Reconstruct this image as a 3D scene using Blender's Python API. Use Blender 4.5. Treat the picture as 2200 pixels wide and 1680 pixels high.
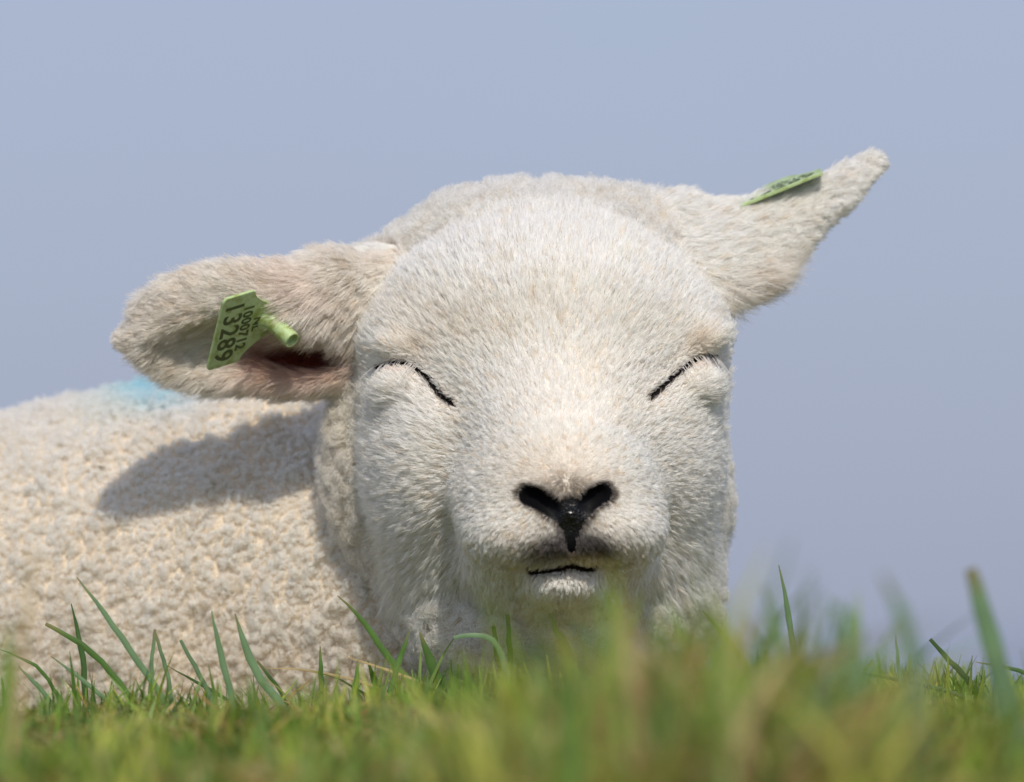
import bpy, math
import numpy as np
from mathutils import Vector, Matrix

# ------------------------------------------------------------------ units
# Lengths below are given in "p", the size one pixel of the (2200 wide) photo has at the lamb's eyes.
S = 0.36 / 2200.0          # metres per p
PX0, PY0 = 1100.0, 1580.0  # p-coordinates (px, Y, py): px to the right, Y away from the camera, py downwards
DIST = 4.0                 # camera to eyes, metres
DP = DIST / S
HOR = 1412.0               # eye level of the camera
R = math.radians
rng = np.random.default_rng(7)

def world(P):
    P = np.asarray(P, dtype=np.float64)
    return np.stack([(P[..., 0] - PX0) * S, P[..., 1] * S, (PY0 - P[..., 2]) * S], -1)

def at(px, py, Y):
    k = 1 + Y / DP
    return (PX0 + (px - PX0) * k, Y, HOR + (py - HOR) * k)

# ------------------------------------------------------------------ camera, sky, sun, exposure
sc = bpy.context.scene
for o in list(bpy.data.objects):
    bpy.data.objects.remove(o)
COL = sc.collection

cam_d = bpy.data.cameras.new('camera')
cam = bpy.data.objects.new('camera', cam_d)
COL.objects.link(cam)
sc.camera = cam
cz = (PY0 - HOR) * S
cam.location = (0, -DIST, cz)
tgt = Vector((0, 0, (PY0 - 840) * S))
cam.rotation_euler = (tgt - Vector(cam.location)).to_track_quat('-Z', 'Y').to_euler()
cam_d.sensor_width = 36
cam_d.lens = 36 * DIST / 0.36
cam_d.clip_start = 0.05
cam_d.clip_end = 60000
cam_d.dof.use_dof = True
cam_d.dof.focus_distance = DIST - 0.022
cam_d.dof.aperture_fstop = 9.0

SUN_EL, SUN_AZ = 47.0, 8.0     # azimuth: degrees to the right of straight behind the camera
sd = Vector((math.sin(R(SUN_AZ)) * math.cos(R(SUN_EL)), -math.cos(R(SUN_AZ)) * math.cos(R(SUN_EL)), math.sin(R(SUN_EL))))
w = bpy.data.worlds.new('World')
sc.world = w
w.use_nodes = True
nt = w.node_tree
bg = nt.nodes['Background']
sky = nt.nodes.new('ShaderNodeTexSky')
sky.sky_type = 'NISHITA'
sky.sun_disc = False
sky.sun_elevation = R(SUN_EL)
sky.sun_rotation = math.atan2(sd.x, sd.y)
sky.altitude = 0
sky.air_density = 0.6
sky.dust_density = 2.0
sky.ozone_density = 3.0
# a thin even veil of high haze over the whole sky, faintly mottled
veil = nt.nodes.new('ShaderNodeMix'); veil.data_type = 'RGBA'
gco = nt.nodes.new('ShaderNodeTexCoord')
nse = nt.nodes.new('ShaderNodeTexNoise'); nse.inputs['Scale'].default_value = 26.0; nse.inputs['Detail'].default_value = 2.0
hz = nt.nodes.new('ShaderNodeMix'); hz.data_type = 'RGBA'
hz.inputs[6].default_value = (5.05, 5.30, 7.20, 1); hz.inputs[7].default_value = (4.95, 5.65, 7.35, 1)
nt.links.new(gco.outputs['Generated'], nse.inputs['Vector'])
nt.links.new(nse.outputs['Fac'], hz.inputs['Factor'])
veil.inputs['Factor'].default_value = 0.6
nt.links.new(sky.outputs[0], veil.inputs[6])
nt.links.new(hz.outputs[2], veil.inputs[7])
nt.links.new(veil.outputs[2], bg.inputs['Color'])
bg.inputs['Strength'].default_value = 0.1

sun_d = bpy.data.lights.new('sun', 'SUN')
sun_d.energy = 2.8
sun_d.angle = R(0.9)
sun_d.color = (1.0, 0.92, 0.82)
sun = bpy.data.objects.new('sun', sun_d)
COL.objects.link(sun)
sun.location = (2, -3, 5)
sun.rotation_euler = sd.to_track_quat('Z', 'Y').to_euler()

sc.view_settings.view_transform = 'Standard'
sc.view_settings.look = 'None'
sc.view_settings.gamma = 1
sc.view_settings.use_curve_mapping = False
sc.view_settings.exposure = 0.0
sc.render.engine = 'CYCLES'
sc.cycles.max_bounces = 16
sc.cycles.diffuse_bounces = 5
sc.cycles.glossy_bounces = 10
sc.cycles.transmission_bounces = 14
sc.cycles.transparent_max_bounces = 8
sc.cycles.sample_clamp_indirect = 6
sc.cycles.use_denoising = True
try:
    sc.cycles.denoising_prefilter = 'ACCURATE'
except Exception:
    pass

# ------------------------------------------------------------------ helpers
def tag(o, label=None, cat=None, group=None, kind=None):
    if label: o['label'] = label
    if cat: o['category'] = cat
    if group: o['group'] = group
    if kind: o['kind'] = kind
    return o

def link(o, parent=None):
    COL.objects.link(o)
    if parent is not None:
        o.parent = parent
        o.matrix_parent_inverse = parent.matrix_world.inverted() if False else Matrix()
    return o

def empty(name, loc=(0, 0, 0)):
    o = bpy.data.objects.new(name, None)
    o.location = loc
    o.empty_display_size = 0.02
    return link(o)

def mesh_np(name, V, F, mat, parent=None, col=None, smooth=True):
    """V (n,3) world verts, F (m,k) faces, col (n,3) colour per vertex"""
    V = np.ascontiguousarray(V, dtype=np.float32); F = np.ascontiguousarray(F, dtype=np.int32)
    me = bpy.data.meshes.new(name)
    m, k = F.shape
    me.vertices.add(len(V)); me.vertices.foreach_set('co', V.ravel())
    me.loops.add(m * k); me.loops.foreach_set('vertex_index', F.ravel())
    me.polygons.add(m)
    me.polygons.foreach_set('loop_start', np.arange(0, m * k, k, dtype=np.int32))
    me.update(calc_edges=True)
    me.validate()
    me.polygons.foreach_set('use_smooth', np.full(len(me.polygons), smooth))
    if col is not None:
        a = me.attributes.new('col', 'FLOAT_COLOR', 'POINT')
        a.data.foreach_set('color', np.concatenate([col, np.ones((len(col), 1))], 1).astype(np.float32).ravel())
    me.materials.append(mat)
    o = bpy.data.objects.new(name, me)
    return link(o, parent)

def hair_np(name, P, rad, col, mat, parent):
    """P (n,k,3) p-coordinates, rad (n,k) in p, col (n,3)"""
    n, k, _ = P.shape
    cu = bpy.data.hair_curves.new(name)
    cu.add_curves([k] * n)
    cu.attributes['position'].data.foreach_set('vector', world(P).astype(np.float32).ravel())
    a = cu.attributes.get('radius') or cu.attributes.new('radius', 'FLOAT', 'POINT')
    a.data.foreach_set('value', (rad * S).astype(np.float32).ravel())
    a = cu.attributes.new('col', 'FLOAT_COLOR', 'CURVE')
    a.data.foreach_set('color', np.concatenate([col, np.ones((n, 1))], 1).astype(np.float32).ravel())
    cu.materials.append(mat)
    o = bpy.data.objects.new(name, cu)
    return link(o, parent)

def new_mat(name):
    m = bpy.data.materials.new(name)
    m.use_nodes = True
    return m, m.node_tree.nodes, m.node_tree.links, m.node_tree.nodes['Principled BSDF']

def hash3(I, salt):
    I = I.astype(np.int64)
    h = (I[..., 0] * 73856093) ^ (I[..., 1] * 19349663) ^ (I[..., 2] * 83492791) ^ (salt * 2654435761)
    h = (h ^ (h >> 13)) * 1274126177 & 0x7fffffff
    h = (h ^ (h >> 11)) * 668265263 & 0x7fffffff
    return ((h >> 7) & 0xffff) / 65535.0

def worley(P, cell, salt=0):
    """nearest jittered cell point: its position, distance and id-random"""
    B = np.floor(P / cell).astype(np.int64)
    best = np.full(len(P), 1e18); C = np.zeros_like(P); rid = np.zeros(len(P))
    for dx in (-1, 0, 1):
        for dy in (-1, 0, 1):
            for dz in (-1, 0, 1):
                I = B + np.array([dx, dy, dz])
                q = (I + np.stack([hash3(I, salt + 1), hash3(I, salt + 2), hash3(I, salt + 3)], -1)) * cell
                d = ((P - q) ** 2).sum(-1)
                m = d < best
                best[m] = d[m]; C[m] = q[m]; rid[m] = hash3(I, salt + 4)[m]
    return C, np.sqrt(best), rid

def vnoise(P, cell, salt=0):
    """smooth value noise 0..1"""
    Q = P / cell
    B = np.floor(Q).astype(np.int64); f = Q - B
    f = f * f * (3 - 2 * f)
    out = np.zeros(len(P))
    for dx in (0, 1):
        for dy in (0, 1):
            for dz in (0, 1):
                wgt = (f[:, 0] if dx else 1 - f[:, 0]) * (f[:, 1] if dy else 1 - f[:, 1]) * (f[:, 2] if dz else 1 - f[:, 2])
                out += wgt * hash3(B + np.array([dx, dy, dz]), salt)
    return out

def sstep(a, b, x):
    t = np.clip((x - a) / (b - a), 0, 1)
    return t * t * (3 - 2 * t)

def unit(v):
    return v / np.maximum(np.linalg.norm(v, axis=-1, keepdims=True), 1e-9)

# ------------------------------------------------------------------ signed distances (p units)
F32 = np.float32
def smin(a, b, k):
    h = np.clip(0.5 + 0.5 * (b - a) / k, 0, 1)
    return b + (a - b) * h - k * h * (1 - h)
def smax(a, b, k):
    return -smin(-a, -b, k)

def ell(P, c, r, rot=None):
    q = P - np.array(c, F32)
    if rot is not None:
        q = q @ rot
    r = np.array(r, F32)
    k0 = np.sqrt(((q / r) ** 2).sum(-1)); k1 = np.sqrt(((q / (r * r)) ** 2).sum(-1))
    return k0 * (k0 - 1) / np.maximum(k1, 1e-6)

def cone(P, a, b, ra, rb):
    a = np.array(a, F32); b = np.array(b, F32)
    ab = b - a
    t = np.clip(((P - a) @ ab) / float(ab @ ab), 0, 1)
    return np.sqrt((((P - a) - t[..., None] * ab) ** 2).sum(-1)) - (ra + (rb - ra) * t)

def chain(P, pts, rad):
    d = None
    for i in range(len(pts) - 1):
        e = cone(P, pts[i], pts[i + 1], rad[i], rad[i + 1])
        d = e if d is None else np.minimum(d, e)
    return d

def rot2(deg, plane='xz'):
    """columns are the local axes; deg turns x towards py (xz) or x towards Y (xy) or Y towards py (yz)"""
    c, s = math.cos(R(deg)), math.sin(R(deg))
    if plane == 'xz': return np.array([[c, 0, -s], [0, 1, 0], [s, 0, c]], F32)
    if plane == 'xy': return np.array([[c, -s, 0], [s, c, 0], [0, 0, 1]], F32)
    return np.array([[1, 0, 0], [0, c, -s], [0, s, c]], F32)

def g_face(P):
    d = ell(P, (1172, 160, 728), (372, 335, 275))                        # forehead
    d = smin(d, ell(P, (905, 95, 745), (112, 150, 95)), 60)              # brows
    d = smin(d, ell(P, (1450, 95, 730), (106, 150, 95)), 60)
    d = smin(d, ell(P, (955, 118, 985), (176, 285, 255)), 110)           # cheeks
    d = smin(d, ell(P, (1380, 118, 975), (170, 285, 255)), 110)
    d = smin(d, ell(P, (1010, 185, 1205), (180, 225, 170)), 80)          # jowls
    d = smin(d, ell(P, (1355, 185, 1205), (165, 225, 170)), 80)
    d = smin(d, cone(P, (1180, 20, 800), (1205, -240, 1030), 240, 178), 100)   # bridge of the nose
    d = smin(d, ell(P, (1197, -222, 1086), (214, 195, 134)), 70)         # muzzle
    d = smin(d, ell(P, (1126, -282, 1150), (124, 142, 78)), 50)          # upper lips
    d = smin(d, ell(P, (1302, -282, 1144), (118, 142, 78)), 50)
    d = smin(d, ell(P, (1216, -302, 1162), (95, 120, 58)), 34)
    d = smin(d, ell(P, (1220, -280, 1075), (120, 150, 95)), 50)          # nose
    d = smin(d, ell(P, (1198, -50, 1195), (205, 250, 140)), 70)          # jaw
    d = smin(d, ell(P, (1212, -262, 1252), (80, 104, 46)), 26)           # chin
    return d

def g_poll(P):
    d = ell(P, (1185, 320, 640), (345, 275, 246))
    d = smin(d, ell(P, (1060, 290, 540), (190, 180, 130)), 40)
    d = smin(d, ell(P, (1290, 300, 540), (170, 180, 130)), 40)
    d = smin(d, ell(P, (940, 340, 640), (165, 200, 150)), 60)
    d = smin(d, ell(P, (830, 330, 640), (110, 150, 105)), 50)
    d = smin(d, ell(P, (1400, 330, 590), (150, 190, 160)), 60)
    return d

def g_neck(P):
    d = ell(P, (1170, 330, 1060), (392, 330, 380))
    d = smin(d, ell(P, (870, 300, 1000), (170, 230, 280)), 60)
    d = smin(d, ell(P, (1190, 220, 1290), (350, 280, 230)), 70)
    d = smin(d, ell(P, (1170, 140, 1370), (250, 240, 140)), 60)
    return d

BODY = [at(1010, 1370, 620), at(560, 1330, 900), at(60, 1420, 1080), at(-600, 1500, 1200)]
def g_body(P):
    d = chain(P, BODY, [450, 560, 545, 450])
    d = smin(d, cone(P, at(1150, 1150, 380), at(800, 1300, 700), 330, 420), 60)
    d = smin(d, ell(P, at(470, 1480, 640), (330, 260, 210)), 80)
    # folded forelegs on the grass
    d = smin(d, chain(P, [(1010, 250, 1470), (1000, 20, 1545), (1080, 190, 1560)], [75, 42, 34]), 30)
    d = smin(d, chain(P, [(1380, 250, 1470), (1390, 20, 1550), (1310, 190, 1560)], [75, 42, 34]), 30)
    return smax(d, P[:, 2] - 1590.0, 25)

# the near ear leans over: its upper rim is nearer to the camera than the lower one, the cup opens downwards
EC = np.array([505, 175, 708], F32)
ET = rot2(-23, 'yz')
def ear_local(P):
    return (P - EC) @ ET + EC
def g_earl(P):
    Q = ear_local(P)
    d = ell(Q, (520, 175, 700), (235, 56, 140), rot2(-3))
    d = smin(d, cone(Q, (400, 190, 722), (266, 170, 722), 62, 14), 50)
    d = smax(d, -ell(Q, (520, 77, 724), (248, 121, 102), rot2(-6)), 20)
    d = smin(d, cone(P, (640, 185, 650), (850, 260, 640), 82, 120), 50)
    d = smin(d, cone(P, (620, 215, 772), (820, 250, 750), 62, 95), 40)
    d = smin(d, ell(P, (715, 190, 594), (75, 72, 52)), 34)
    d = smax(d, -ell(P, (640, 100, 764), (125, 145, 48), rot2(3)), 16)
    return d

def g_earr(P):
    Q = P.copy(); Q[:, 1] = (Q[:, 1] - 245 + (P[:, 2] - 500) * 0.5) * 1.6 + 240
    d = chain(Q, [(1470, 240, 540), (1590, 240, 515), (1700, 240, 462), (1790, 240, 408), (1886, 240, 336)], [124, 94, 62, 40, 23])
    d = smin(d, ell(Q, (1460, 240, 455), (52, 80, 50)), 30)
    d = smin(d, cone(Q, (1535, 240, 606), (1600, 240, 565), 50, 44), 40)
    return d / 1.3

EYES = [  # the slit of each closed eye, outer corner first
    [(812, 790), (840, 781), (872, 783), (900, 797), (922, 820), (945, 850), (972, 872)],
    [(1536, 766), (1512, 766), (1488, 776), (1464, 797), (1440, 818), (1416, 840), (1396, 858)]]
NOSTRIL = [[(1138, 1070), (1162, 1082), (1192, 1106)], [(1288, 1066), (1267, 1080), (1246, 1104)]]
MOUTH = [(1020, 1172), (1052, 1200), (1098, 1220), (1150, 1228), (1190, 1223), (1225, 1214), (1262, 1221), (1310, 1220), (1358, 1202), (1394, 1172)]

def base(P, parts=False):
    f = g_face(P); po = g_poll(P); n = g_neck(P); b = g_body(P); el = g_earl(P); er = g_earr(P)
    if parts:
        return np.stack([f, po, n, b, el, er], -1)
    d = smin(f, po, 26)
    d = smin(d, n, 36)
    d = smin(d, el, 34)
    d = smin(d, er, 34)
    # only a soft sink where the head lies against the trunk
    return smin(d, b, 16)

def front(pts, extra=0.0):
    """Y of the first surface met from the camera side"""
    P = np.array([[p[0], -700.0, p[1]] for p in pts], F32)
    for _ in range(90):
        P[:, 1] += np.clip(base(P) * 0.7, -40, 40)
    return [(float(p[0]), float(p[1]) + extra, float(p[2])) for p in P]

E3 = [front(e) for e in EYES]
N3 = [front(n) for n in NOSTRIL]
M3 = front(MOUTH)
LID = [front([(868, 832)])[0], front([(1486, 826)])[0]]
UPL = [front([(880, 752)])[0], front([(1492, 738)])[0]]
NP3 = front([(1225, 1106)])[0]
PH3 = front([(1225, 1125), (1225, 1178)])

def off(pts, dy):
    return [(p[0], p[1] + dy, p[2]) for p in pts]

def carve(P, d):
    for i in (0, 1):
        l = LID[i]; d = smin(d, ell(P, (l[0], l[1] + 38, l[2]), (60, 48, 38)), 30)
        u = UPL[i]; d = smin(d, ell(P, (u[0], u[1] + 42, u[2]), (72, 50, 30), rot2(14 if i == 0 else -18)), 22)
        d = smax(d, -chain(P, off(E3[i], 2), [3, 5, 7, 5, 4, 8, 6]), 7)
    for i in (0, 1):
        d = smax(d, -chain(P, off(N3[i], 4), [16, 21, 13]), 9)
        d = smax(d, -chain(P, [(p[0], p[1] + 60, p[2] - 6) for p in N3[i]], [15, 21, 12]), 6)
    d = smin(d, ell(P, (NP3[0], NP3[1] + 23, NP3[2] + 4), (34, 25, 28)), 14)
    d = smax(d, -chain(P, off(PH3, -3), [4, 6]), 5)
    d = smax(d, -chain(P, off(M3, 6), [7, 9, 9, 9, 11, 14, 10, 9, 9, 7]), 8)
    return d

def lamb_sdf(P):
    d = base(P)
    m = (P[:, 0] > 760) & (P[:, 0] < 1600) & (P[:, 2] > 640) & (P[:, 2] < 1320) & (P[:, 1] < 420)
    if m.any():
        d[m] = carve(P[m], d[m])
    return d

def surface(sdf, lo, hi, h, blk):
    """sparse surface nets: only blocks near the surface are sampled finely"""
    lo = np.array(lo, float); nb = np.ceil((np.array(hi) - lo) / (h * blk)).astype(int)
    N = nb * blk + 1
    bi = np.stack(np.meshgrid(*[np.arange(n) for n in nb], indexing='ij'), -1).reshape(-1, 3)
    bc = (lo + (bi + 0.5) * h * blk).astype(F32)
    bd = np.concatenate([sdf(c) for c in np.array_split(bc, max(1, len(bc) // 60000))])
    G = np.empty(N, F32)
    G[:] = 1000
    full = np.repeat(np.repeat(np.repeat(np.where(bd.reshape(nb) > 0, F32(1000), F32(-1000)), blk, 0), blk, 1), blk, 2)
    G[:-1, :-1, :-1] = full; del full
    act = np.abs(bd) < h * blk * 1.25 + 14
    off_ = np.stack(np.meshgrid(*[np.arange(blk)] * 3, indexing='ij'), -1).reshape(-1, 3)
    A = bi[act] * blk
    for ch in np.array_split(A, max(1, len(A) * blk ** 3 // 400000)):
        I = (ch[:, None, :] + off_[None]).reshape(-1, 3)
        G[I[:, 0], I[:, 1], I[:, 2]] = sdf((lo + I * h).astype(F32))
    s = G < 0
    cnt = np.zeros(N - 1, np.int8)
    for dx in (0, 1):
        for dy in (0, 1):
            for dz in (0, 1):
                cnt += s[dx:N[0] - 1 + dx, dy:N[1] - 1 + dy, dz:N[2] - 1 + dz]
    C = np.argwhere((cnt > 0) & (cnt < 8))
    idx = np.full(N - 1, -1, np.int32)
    idx[C[:, 0], C[:, 1], C[:, 2]] = np.arange(len(C))
    acc = np.zeros((len(C), 3)); num = np.zeros(len(C))
    corners = [(a, b, c) for a in (0, 1) for b in (0, 1) for c in (0, 1)]
    val = {k: np.clip(G[C[:, 0] + k[0], C[:, 1] + k[1], C[:, 2] + k[2]], -20, 20) for k in corners}
    for ka in corners:
        for ax in range(3):
            if ka[ax] == 0:
                kb = list(ka); kb[ax] = 1; kb = tuple(kb)
                va, vb = val[ka], val[kb]
                m = (va < 0) != (vb < 0)
                t = np.where(m, va / np.where(m, va - vb, 1), 0)
                p = np.array(ka, float)[None] + np.zeros((len(C), 1)); p[:, ax] += t
                acc[m] += p[m]; num[m] += 1
    V = lo + (C + acc / num[:, None]) * h
    quads = []
    for ax in range(3):
        u, v = (ax + 1) % 3, (ax + 2) % 3
        sl0 = [slice(1, -1)] * 3; sl1 = [slice(1, -1)] * 3
        sl0[ax] = slice(0, N[ax] - 1); sl1[ax] = slice(1, N[ax])
        s0, s1 = s[tuple(sl0)], s[tuple(sl1)]
        for flip in (False, True):
            I = np.argwhere((s0 & ~s1) if not flip else (~s0 & s1))
            I[:, u] += 1; I[:, v] += 1
            q = []
            for du, dv in ((0, 0), (-1, 0), (-1, -1), (0, -1)):
                J = I.copy(); J[:, u] += du; J[:, v] += dv
                q.append(idx[J[:, 0], J[:, 1], J[:, 2]])
            q = np.stack(q, -1)
            quads.append(q if flip else q[:, ::-1])     # p-space is mirrored (py points down)
    F = np.concatenate(quads)
    return V, F[(F >= 0).all(1)]

import time
_t = time.time()
LV, LF = surface(lamb_sdf, (-1000, -520, 290), (1960, 1760, 1620), 6.0, 8)
print('surface', len(LV), len(LF), time.time() - _t)

# vertex normals in p space (outward)
def vnormals(V, F):
    a = V[F[:, 2]] - V[F[:, 0]]; b = V[F[:, 3]] - V[F[:, 1]]
    n = np.cross(b, a)
    N = np.zeros_like(V)
    for i in range(4):
        for c in range(3):
            N[:, c] += np.bincount(F[:, i], n[:, c], len(V))
    return unit(N), 0.5 * np.linalg.norm(n, axis=1)
LN, LA = vnormals(LV, LF)
# make sure they point outward
if (lamb_sdf((LV[::500] + LN[::500] * 8).astype(F32)) > 0).mean() < 0.5:
    LN = -LN; print('normals flipped')

def pieces(P):
    """weights 0 face, 1 poll, 2 neck, 3 body, 4 left ear, 5 right ear: index of the nearest"""
    out = []
    for c in np.array_split(P.astype(F32), max(1, len(P) // 200000)):
        out.append(base(c, True))
    return np.concatenate(out)

def seg_dist(P, pts, axes=(0, 2)):
    q = P[:, axes]; best = np.full(len(P), 1e9)
    for i in range(len(pts) - 1):
        a = np.array([pts[i][0], pts[i][-1]], float); b = np.array([pts[i + 1][0], pts[i + 1][-1]], float)
        t = np.clip(((q - a) @ (b - a)) / ((b - a) @ (b - a)), 0, 1)
        best = np.minimum(best, np.linalg.norm(q - a - t[:, None] * (b - a), axis=1))
    return best

def nose_mask(P):
    """1 on the bare black nose"""
    fr = P[:, 1] < -250
    d = seg_dist(P, [(1136, 1070), (1163, 1080), (1200, 1104), (1225, 1114)]) - 19
    d = np.minimum(d, seg_dist(P, [(1290, 1066), (1267, 1078), (1246, 1102), (1225, 1114)]) - 19)
    d = np.minimum(d, seg_dist(P, [(1225, 1098), (1225, 1122)]) - 25)
    d = np.minimum(d, seg_dist(P, [(1225, 1122), (1225, 1148)]) - 14)
    d = np.minimum(d, seg_dist(P, [(1225, 1130), (1226, 1178)]) - 9)
    return np.where(fr, d, 1e3)

CREAM = np.array([0.84, 0.79, 0.69])
def mixc(c, k, w):
    w = np.clip(w, 0, 1)[:, None]
    return c * (1 - w) + np.array(k)[None] * w

def gauss(P, x, y, rx, ry, rotd=0):
    c, s = math.cos(R(rotd)), math.sin(R(rotd))
    u = (P[:, 0] - x) * c + (P[:, 2] - y) * s
    v = -(P[:, 0] - x) * s + (P[:, 2] - y) * c
    return np.exp(-(u / rx) ** 2 - (v / ry) ** 2)

def coat_colour(P, reg):
    """pigment of the hair rooted at P"""
    n = len(P)
    c = np.repeat(CREAM[None], n, 0)
    c = mixc(c, (0.72, 0.64, 0.52), (vnoise(P, 90, 5) - 0.45) * 0.9)
    face = (reg == 0)
    # warmer brow, bridge and forehead centre
    c = mixc(c, (0.66, 0.56, 0.43), face * 0.5 * gauss(P, 940, 690, 150, 60, 10))
    c = mixc(c, (0.36, 0.27, 0.18), face * (0.6 * gauss(P, 905, 752, 38, 26, 15) + 0.7 * gauss(P, 1498, 738, 40, 28, -25)))
    c = mixc(c, (0.70, 0.61, 0.50), face * 0.6 * gauss(P, 1190, 1000, 130, 70))
    # dark hair round the nose, grey lip
    nd = nose_mask(P)
    c = mixc(c, (0.030, 0.026, 0.026), face * (1 - sstep(2, 15, nd + 7 * (vnoise(P, 9, 61) - 0.5))))
    c = mixc(c, (0.13, 0.105, 0.08), face * 0.92 * gauss(P, 1218, 1054, 76, 36))
    c = mixc(c, (0.10, 0.088, 0.085), face * 0.95 * (gauss(P, 1180, 1180, 82, 42, -15) + gauss(P, 1278, 1180, 66, 36, 15)))
    c = mixc(c, (0.62, 0.48, 0.27), face * 0.8 * gauss(P, 1262, 1206, 46, 16))
    c = mixc(c, (0.03, 0.024, 0.022), face * (1 - sstep(2, 9, seg_dist(P, MOUTH[4:7]))) * 0.85)
    c = mixc(c, (0.10, 0.085, 0.075), face * (1 - sstep(2, 10, seg_dist(P, MOUTH[1:9]))) * 0.28 * (P[:, 1] < -60))  # soft shadow of the smile line, painted into the hair colour
    # eyelids: black rim, pink lid
    for i in (0, 1):
        e = EYES[i]
        fr = face * (P[:, 1] < 330)
        c = mixc(c, (0.035, 0.026, 0.022), fr * 0.9 * (1 - sstep(3, 10, seg_dist(P, e[1:5]))))
        c = mixc(c, (0.022, 0.018, 0.017), fr * 0.9 * (1 - sstep(3, 14, seg_dist(P, e[5:]))))
        cx = 850 if i == 0 else 1510
        c = mixc(c, (0.62, 0.42, 0.38), fr * 0.7 * gauss(P, cx, 797 if i == 0 else 784, 42, 9, 5 if i == 0 else -12))
    # ears: pink-beige
    c = mixc(c, (0.66, 0.53, 0.42), (reg == 4) * (0.25 + 0.5 * vnoise(P, 60, 9)) * (P[:, 1] < 200))
    c = mixc(c, (0.68, 0.50, 0.41), (reg == 4) * 0.8 * (gauss(P, 650, 610, 95, 42, 20) + gauss(P, 600, 812, 120, 32)))
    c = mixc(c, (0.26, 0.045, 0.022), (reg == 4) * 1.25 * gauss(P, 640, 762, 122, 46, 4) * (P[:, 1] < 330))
    c = mixc(c, (0.68, 0.54, 0.44), (reg == 5) * 0.7 * gauss(P, 1610, 610, 130, 45, -30))
    # neck and fleece: warm cream
    wool = (reg == 2) | (reg == 3)
    c = mixc(c, (0.74, 0.62, 0.45), wool * (0.12 + 0.6 * (vnoise(P, 45, 3) - 0.3)))
    c = mixc(c, (0.72, 0.58, 0.40), (reg == 2) * 0.5 * sstep(900, 760, P[:, 0]))
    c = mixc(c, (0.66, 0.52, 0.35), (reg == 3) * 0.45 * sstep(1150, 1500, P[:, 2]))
    # sprayed marking on the back
    b = at(300, 838, 850)
    c = mixc(c, (0.10, 0.46, 0.74), (reg == 3) * 1.0 * 0.95 * gauss(P, b[0] + 5, b[2] - 10, 125, 60, 12) * (0.8 + 0.5 * vnoise(P, 40, 31)))
    c = mixc(c, (0.50, 0.70, 0.66), (reg == 3) * 0.55 * gauss(P, b[0] - 70, b[2] + 40, 130, 70, -15))
    lum = c.mean(1, keepdims=True)
    return np.clip(c + (1 - (1 - c) ** 2.4 - c) * sstep(0.15, 0.5, lum), 0, 0.97) * np.array([1.0, 0.985, 0.955])

def skin_colour(P, reg):
    c = np.repeat(np.array([[0.80, 0.72, 0.62]]), len(P), 0)
    wool = (reg == 2) | (reg == 3) | (reg == 1)
    c = mixc(c, (0.74, 0.62, 0.46), wool * 0.9)
    face = (reg == 0)
    fr = face & (P[:, 1] < 330)
    c = mixc(c, (0.10, 0.09, 0.09), face * 0.8 * (gauss(P, 1190, 1180, 80, 42, -15) + gauss(P, 1280, 1180, 66, 36, 15)))
    c = mixc(c, (0.02, 0.012, 0.01), fr * (1 - sstep(14, 22, seg_dist(P, MOUTH[3:7]))))
    c = mixc(c, (0.004, 0.004, 0.005), face * (1 - sstep(3, 10, nose_mask(P))))
    for i in (0, 1):
        c = mixc(c, (0.015, 0.012, 0.012), fr * (1 - sstep(6, 12, seg_dist(P, EYES[i]))))
    c = mixc(c, (0.58, 0.36, 0.30), (reg == 4) * 0.6)
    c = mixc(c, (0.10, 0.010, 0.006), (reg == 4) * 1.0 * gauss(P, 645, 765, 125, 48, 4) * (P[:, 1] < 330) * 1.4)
    c = mixc(c, (0.16, 0.50, 0.72), (reg == 3) * 0.8 * gauss(P, at(330, 840, 800)[0], at(330, 840, 800)[2], 100, 50, 12))
    return c

# ------------------------------------------------------------------ lamb materials
m_skin, N_, L_, bs = new_mat('lamb_skin')
a_ = N_.new('ShaderNodeAttribute'); a_.attribute_name = 'col'
L_.new(a_.outputs['Color'], bs.inputs['Base Color'])
bs.inputs['Roughness'].default_value = 0.34
bs.inputs['Specular IOR Level'].default_value = 0.3
vo = N_.new('ShaderNodeTexVoronoi'); vo.feature = 'DISTANCE_TO_EDGE'; vo.inputs['Scale'].default_value = 760
bp = N_.new('ShaderNodeBump'); bp.inputs['Strength'].default_value = 0.9; bp.inputs['Distance'].default_value = 0.0006
tc = N_.new('ShaderNodeTexCoord')
L_.new(tc.outputs['Object'], vo.inputs['Vector'])
L_.new(vo.outputs['Distance'], bp.inputs['Height'])
L_.new(bp.outputs['Normal'], bs.inputs['Normal'])
wt = N_.new('ShaderNodeAttribute'); wt.attribute_name = 'wet'
mr = N_.new('ShaderNodeMapRange'); mr.inputs['To Min'].default_value = 0.04; mr.inputs['To Max'].default_value = 0.5
L_.new(wt.outputs['Fac'], mr.inputs['Value']); L_.new(mr.outputs['Result'], bs.inputs['Specular IOR Level'])
L_.new(wt.outputs['Fac'], bp.inputs['Strength'])
rr = N_.new('ShaderNodeMapRange'); rr.inputs['To Min'].default_value = 0.9; rr.inputs['To Max'].default_value = 0.28
L_.new(wt.outputs['Fac'], rr.inputs['Value']); L_.new(rr.outputs['Result'], bs.inputs['Roughness'])

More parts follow.
